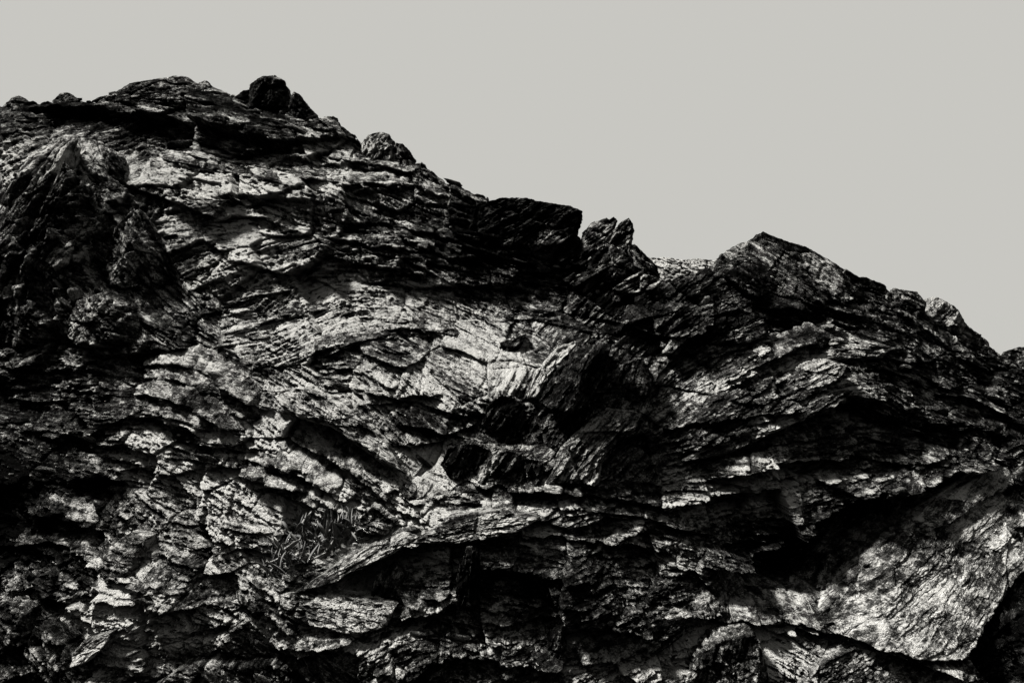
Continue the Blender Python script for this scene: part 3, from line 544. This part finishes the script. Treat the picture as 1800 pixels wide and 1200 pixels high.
def rib_mesh(line, width, outw, pl, seed):
    Lp = np.array(line, float); seg = np.r_[0, np.cumsum(np.linalg.norm(np.diff(Lp, axis=0), axis=1))]
    n = int(seg[-1] / 1.7); t = np.linspace(0, seg[-1], n)
    # a smooth line through the points
    if len(Lp) > 2:
        co = np.polyfit(seg, Lp, min(3, len(Lp) - 1)); qx = np.polyval(co[:, 0], t); qy = np.polyval(co[:, 1], t)
    else: qx = np.interp(t, seg, Lp[:, 0]); qy = np.interp(t, seg, Lp[:, 1])
    qy = qy + 4 * fbm(t / 45, t * 0 + seed, 901, 3)
    dx = np.gradient(qx); dy = np.gradient(qy); ll = np.hypot(dx, dy); nx, ny = -dy / ll, dx / ll         # down side of the line
    flip = np.where(ny < 0, -1, 1); nx, ny = nx * flip, ny * flip
    tp = np.minimum(1, np.minimum(t, t[-1] - t) / (0.22 * t[-1])) ** .6
    w = width * (0.35 + 0.65 * tp) * (1 + 0.5 * fbm(t / 30, t * 0 + seed * 3, 903, 3))
    blk = hash01((t / 26 + 1.5 * perlin(t / 40, t * 0 + seed, 905)).astype(np.int64), np.full(n, seed), 907)      # broken crosswise
    gr, gc = grid_index(np.clip(qx, -5, 1805), qy)
    hb = height[gr, gc]; k = 41; hb = np.convolve(np.pad(hb, k // 2, mode='edge'), np.ones(k) / k, 'valid')[:n]
    s = np.array([-1.5, -1.1, -.85, -.65, -.48, -.3, -.15, 0, .12, .22, .3, .35, .35, .3, .1, -.3, -1.0])       # across, share of width
    o = np.array([-.9, -.15, .15, .32, .48, .64, .78, .9, 1.0, 1.02, .95, .8, .45, .1, -.4, -.9, -1.4])          # outwards
    X = (qx[None] + s[:, None] * w[None] * nx[None]).astype(F); Y = (qy[None] + s[:, None] * w[None] * ny[None]).astype(F)
    hm, tone, bed = meso(X + seed * 211.0, Y + seed * 97.0, float(np.arctan2(np.mean(dy * flip), np.mean(dx * flip))) if False else math.atan2(Lp[-1][1] - Lp[0][1], Lp[-1][0] - Lp[0][0]), 0.15)
    amp = outw * (0.2 + 0.8 * tp) * (0.55 + 0.8 * blk)
    H = hb[None] + amp[None] * o[:, None] + 0.55 * hm
    base, _ = at(X, Y)
    V = base + DDIR * H[..., None]
    return new_mesh('rock_rib', V.reshape(-1, 3), grid_faces(len(s), n), ROCK, pl + tone, bed)
for k, (line, w_, o_, p_) in enumerate(RIBS):
    link('rock_rib', rib_mesh(line, w_, o_, p_, k + 1), mountain)

# ------------------------------------------------------------------ loose slabs and stones wedged into the mountainside
def stone_mesh(name, sub, seed, pale):
    r = np.random.default_rng(seed)
    bm = bmesh.new(); bmesh.ops.create_icosphere(bm, subdivisions=sub, radius=1.0)
    V = np.array([v.co[:] for v in bm.verts]); Fc = np.array([[v.index for v in f.verts] for f in bm.faces]); bm.free()
    nrm = r.normal(size=(13, 3)); nrm /= np.linalg.norm(nrm, axis=1)[:, None]
    nrm = np.concatenate([nrm, [(0, 0, 1), (0.1, 0.1, -1), (0, 1, 0.15), (0.1, -1, 0)]])
    hs = np.concatenate([r.uniform(0.55, 1.0, 13), [0.5, 0.5, 0.7, 0.7]])
    d = V @ nrm.T; rr = np.min(np.where(d > 0.05, hs / np.maximum(d, 0.05), 9), 1)
    V = V * rr[:, None] * (1 + 0.05 * r.normal(size=len(V)))[:, None]
    return new_mesh(name, V, Fc, ROCK, np.full(len(V), pale)), V, Fc
import bmesh
stones = [stone_mesh('stone', 3, 700 + k, p)[0] for k, p in enumerate((.3, .4, .5, .35, .55, .25, .45, .62))]

def stone_matrix(r, c, size, rand):
    p = P[r, c]; x = float(px[r, c]); y = float(py[r, c])
    ang = float(strata_angle(np.array([x]), np.array([y]))[0]) + rand.uniform(-.3, .3)
    A = np.array([math.cos(ang), 0, 0]) - math.sin(ang) * UP; A /= np.linalg.norm(A)
    B = -DDIR * rand.uniform(-.5, .5) + np.array([0, 0, 1]) + 0.3 * rand.normal(size=3)
    B -= A * (A @ B); B /= np.linalg.norm(B); Cc = np.cross(A, B)
    M = Matrix(((A[0], Cc[0], B[0], p[0]), (A[1], Cc[1], B[1], p[1]), (A[2], Cc[2], B[2], p[2]), (0, 0, 0, 1)))
    s = Matrix.Diagonal((size * rand.uniform(.8, 1.5), size * rand.uniform(.6, 1.0), size * rand.uniform(.3, .75), 1))
    return M @ s

rs = np.random.default_rng(77)
smooth = np.clip(blobs(px, py, SMOOTH), 0, 1)
inside = np.zeros(cols.shape, bool); inside[(cols > 5) & (cols < 1795)] = True
def pick(n, margin):
    got = []
    while len(got) < n:
        c = rs.integers(0, len(cols)); r = rs.integers(5, NR - 1)
        if not inside[c] or dcr[r, c] < margin or rs.random() < smooth[r, c] * 1.6: continue
        got.append((r, c))
    return got
crest_spots = []
while len(crest_spots) < 60:
    c = rs.integers(0, len(cols))
    if inside[c] and not (1000 < cols[c] < 1120): crest_spots.append((rs.integers(0, 4), c))
for r, c in crest_spots:
    o = link('stone', stones[rs.integers(0, len(stones))], mountain)
    o.matrix_world = stone_matrix(r, c, float(T0[r, c]) / FPX * rs.uniform(4, 11), rs)
for r, c in pick(230, 25):
    o = link('stone', stones[rs.integers(0, len(stones))], mountain)
    o.matrix_world = stone_matrix(r, c, float(T0[r, c]) / FPX * rs.uniform(8, 20), rs)
VV = []; FF = []; base_i = 0
chips = [stone_mesh('chip', 1, 800 + k, .4)[1:] for k in range(6)]
for r, c in pick(5200, 3):
    V, Fc = chips[rs.integers(0, 6)]
    M = np.array(stone_matrix(r, c, float(T0[r, c]) / FPX * rs.uniform(2.2, 7.5), rs))
    VV.append(V @ M[:3, :3].T + M[:3, 3]); FF.append(Fc + base_i); base_i += len(V)
VV = np.concatenate(VV); FF = np.concatenate(FF)
rubble = link('rubble', new_mesh('rubble', VV, FF, ROCK, np.repeat(rs.uniform(.2, .7, 5200), base_i // 5200)), mountain, kind='stuff')

# ------------------------------------------------------------------ the leafy plant in the crevice
def leaf_material():
    m = bpy.data.materials.new('grey_leaf'); m.use_nodes = True; N = m.node_tree.nodes; L = m.node_tree.links
    bs = N['Principled BSDF']; bs.inputs['Roughness'].default_value = 0.9
    oi = N.new('ShaderNodeObjectInfo'); cr = N.new('ShaderNodeValToRGB')
    cr.color_ramp.elements[0].color = (.006, .006, .0057, 1); cr.color_ramp.elements[1].color = (.060, .059, .056, 1)
    L.new(oi.outputs['Random'], cr.inputs[0]); L.new(cr.outputs[0], bs.inputs['Base Color']); return m
LEAF = leaf_material()
def leaf_mesh(bend, width):
    n = 7; v = []; f = []
    for i in range(n):
        t = i / (n - 1); w = width * (math.sin(math.pi * min(1, .12 + .88 * t)) ** .7 if t < 1 else .02); y = math.sin(bend * t) / bend; z = (1 - math.cos(bend * t)) / bend
        for (a, b) in ((-w, 0), (0, -.35 * w), (w, 0), (0, .2 * w)): v.append((a, z - b * math.sin(bend * t) , y + b * 0))
    for i in range(n - 1):
        for k in range(4):
            f.append((i * 4 + k, i * 4 + (k + 1) % 4, i * 4 + 4 + (k + 1) % 4, i * 4 + 4 + k))
    return new_mesh('leaf', np.array(v), np.array(f), LEAF)
leaves = [leaf_mesh(b, w) for b, w in ((.5, .09), (.7, .08), (.9, .10), (1.2, .08), (.3, .08), (1.5, .09))]
def plant(name, label, spots, length, seed):
    r = np.random.default_rng(seed)
    gr, gc = grid_index(np.array([s[0] for s in spots], float), np.array([s[1] for s in spots], float))
    root = link(name, None, label=label, category='plant'); root.location = P[gr[0], gc[0]]
    bpy.context.view_layer.update()
    for (a, b) in list(zip(gr, gc))[::16]:
        n = 6; sv = []; sf = []; d = np.array([r.normal() * .4, -.5, .9]); d /= np.linalg.norm(d); L_ = length * r.uniform(.5, .9)
        for i in range(n):
            p = P[a, b] + d * L_ * (i / (n - 1) - .15) + np.array([.02 * math.sin(i), 0, .01 * math.cos(2 * i)])
            for k in range(6): sv.append(p + .009 * (1 - .6 * i / n) * np.array([math.cos(k * 1.047), .5 * math.sin(k * 1.047), .8 * math.sin(k * 1.047)]))
        for i in range(n - 1):
            for k in range(6): sf.append((i * 6 + k, i * 6 + (k + 1) % 6, i * 6 + 6 + (k + 1) % 6, i * 6 + 6 + k))
        so = link('stem', new_mesh('stem', np.array(sv) - P[gr[0], gc[0]], np.array(sf), LEAF), root)
    for (a, b) in zip(gr, gc):
        o = link('leaf', leaves[r.integers(0, 6)], root)
        ax = Vector((r.normal() * .75, -.35 + r.normal() * .5, .8 + r.uniform(-.4, .3))).normalized()
        q = ax.to_track_quat('Z', 'Y').to_matrix().to_4x4() @ Matrix.Rotation(r.uniform(0, 6.3), 4, 'Z')
        s = length * r.uniform(.6, 1.3)
        o.matrix_world = Matrix.Translation(Vector(P[a, b] + DDIR * r.uniform(0, .14))) @ q @ Matrix.Scale(s, 4)
sp = []
while len(sp) < 290:
    x = rs.uniform(478, 645); y = rs.uniform(905, 1005)
    lo = 1006 - (x - 480) * .42
    if y < lo and y > lo - 70 * math.sin(math.pi * np.clip((x - 470) / 185, 0, 1)) - 8: sp.append((x, y))
plant('leafy_plant', 'bushy clump of narrow curled leaves growing in the crevice above the curved pale slab', sp, .16, 5)

# flat ground in front of and round the foot
gv = np.array([(-900, -900, -1.5), (900, -900, -1.5), (900, 900, -1.5), (-900, 900, -1.5)], float)
ground = link('ground', new_mesh('ground', gv, np.array([[0, 1, 2, 3]]), ROCK, np.full(4, 0.3)), kind='structure')
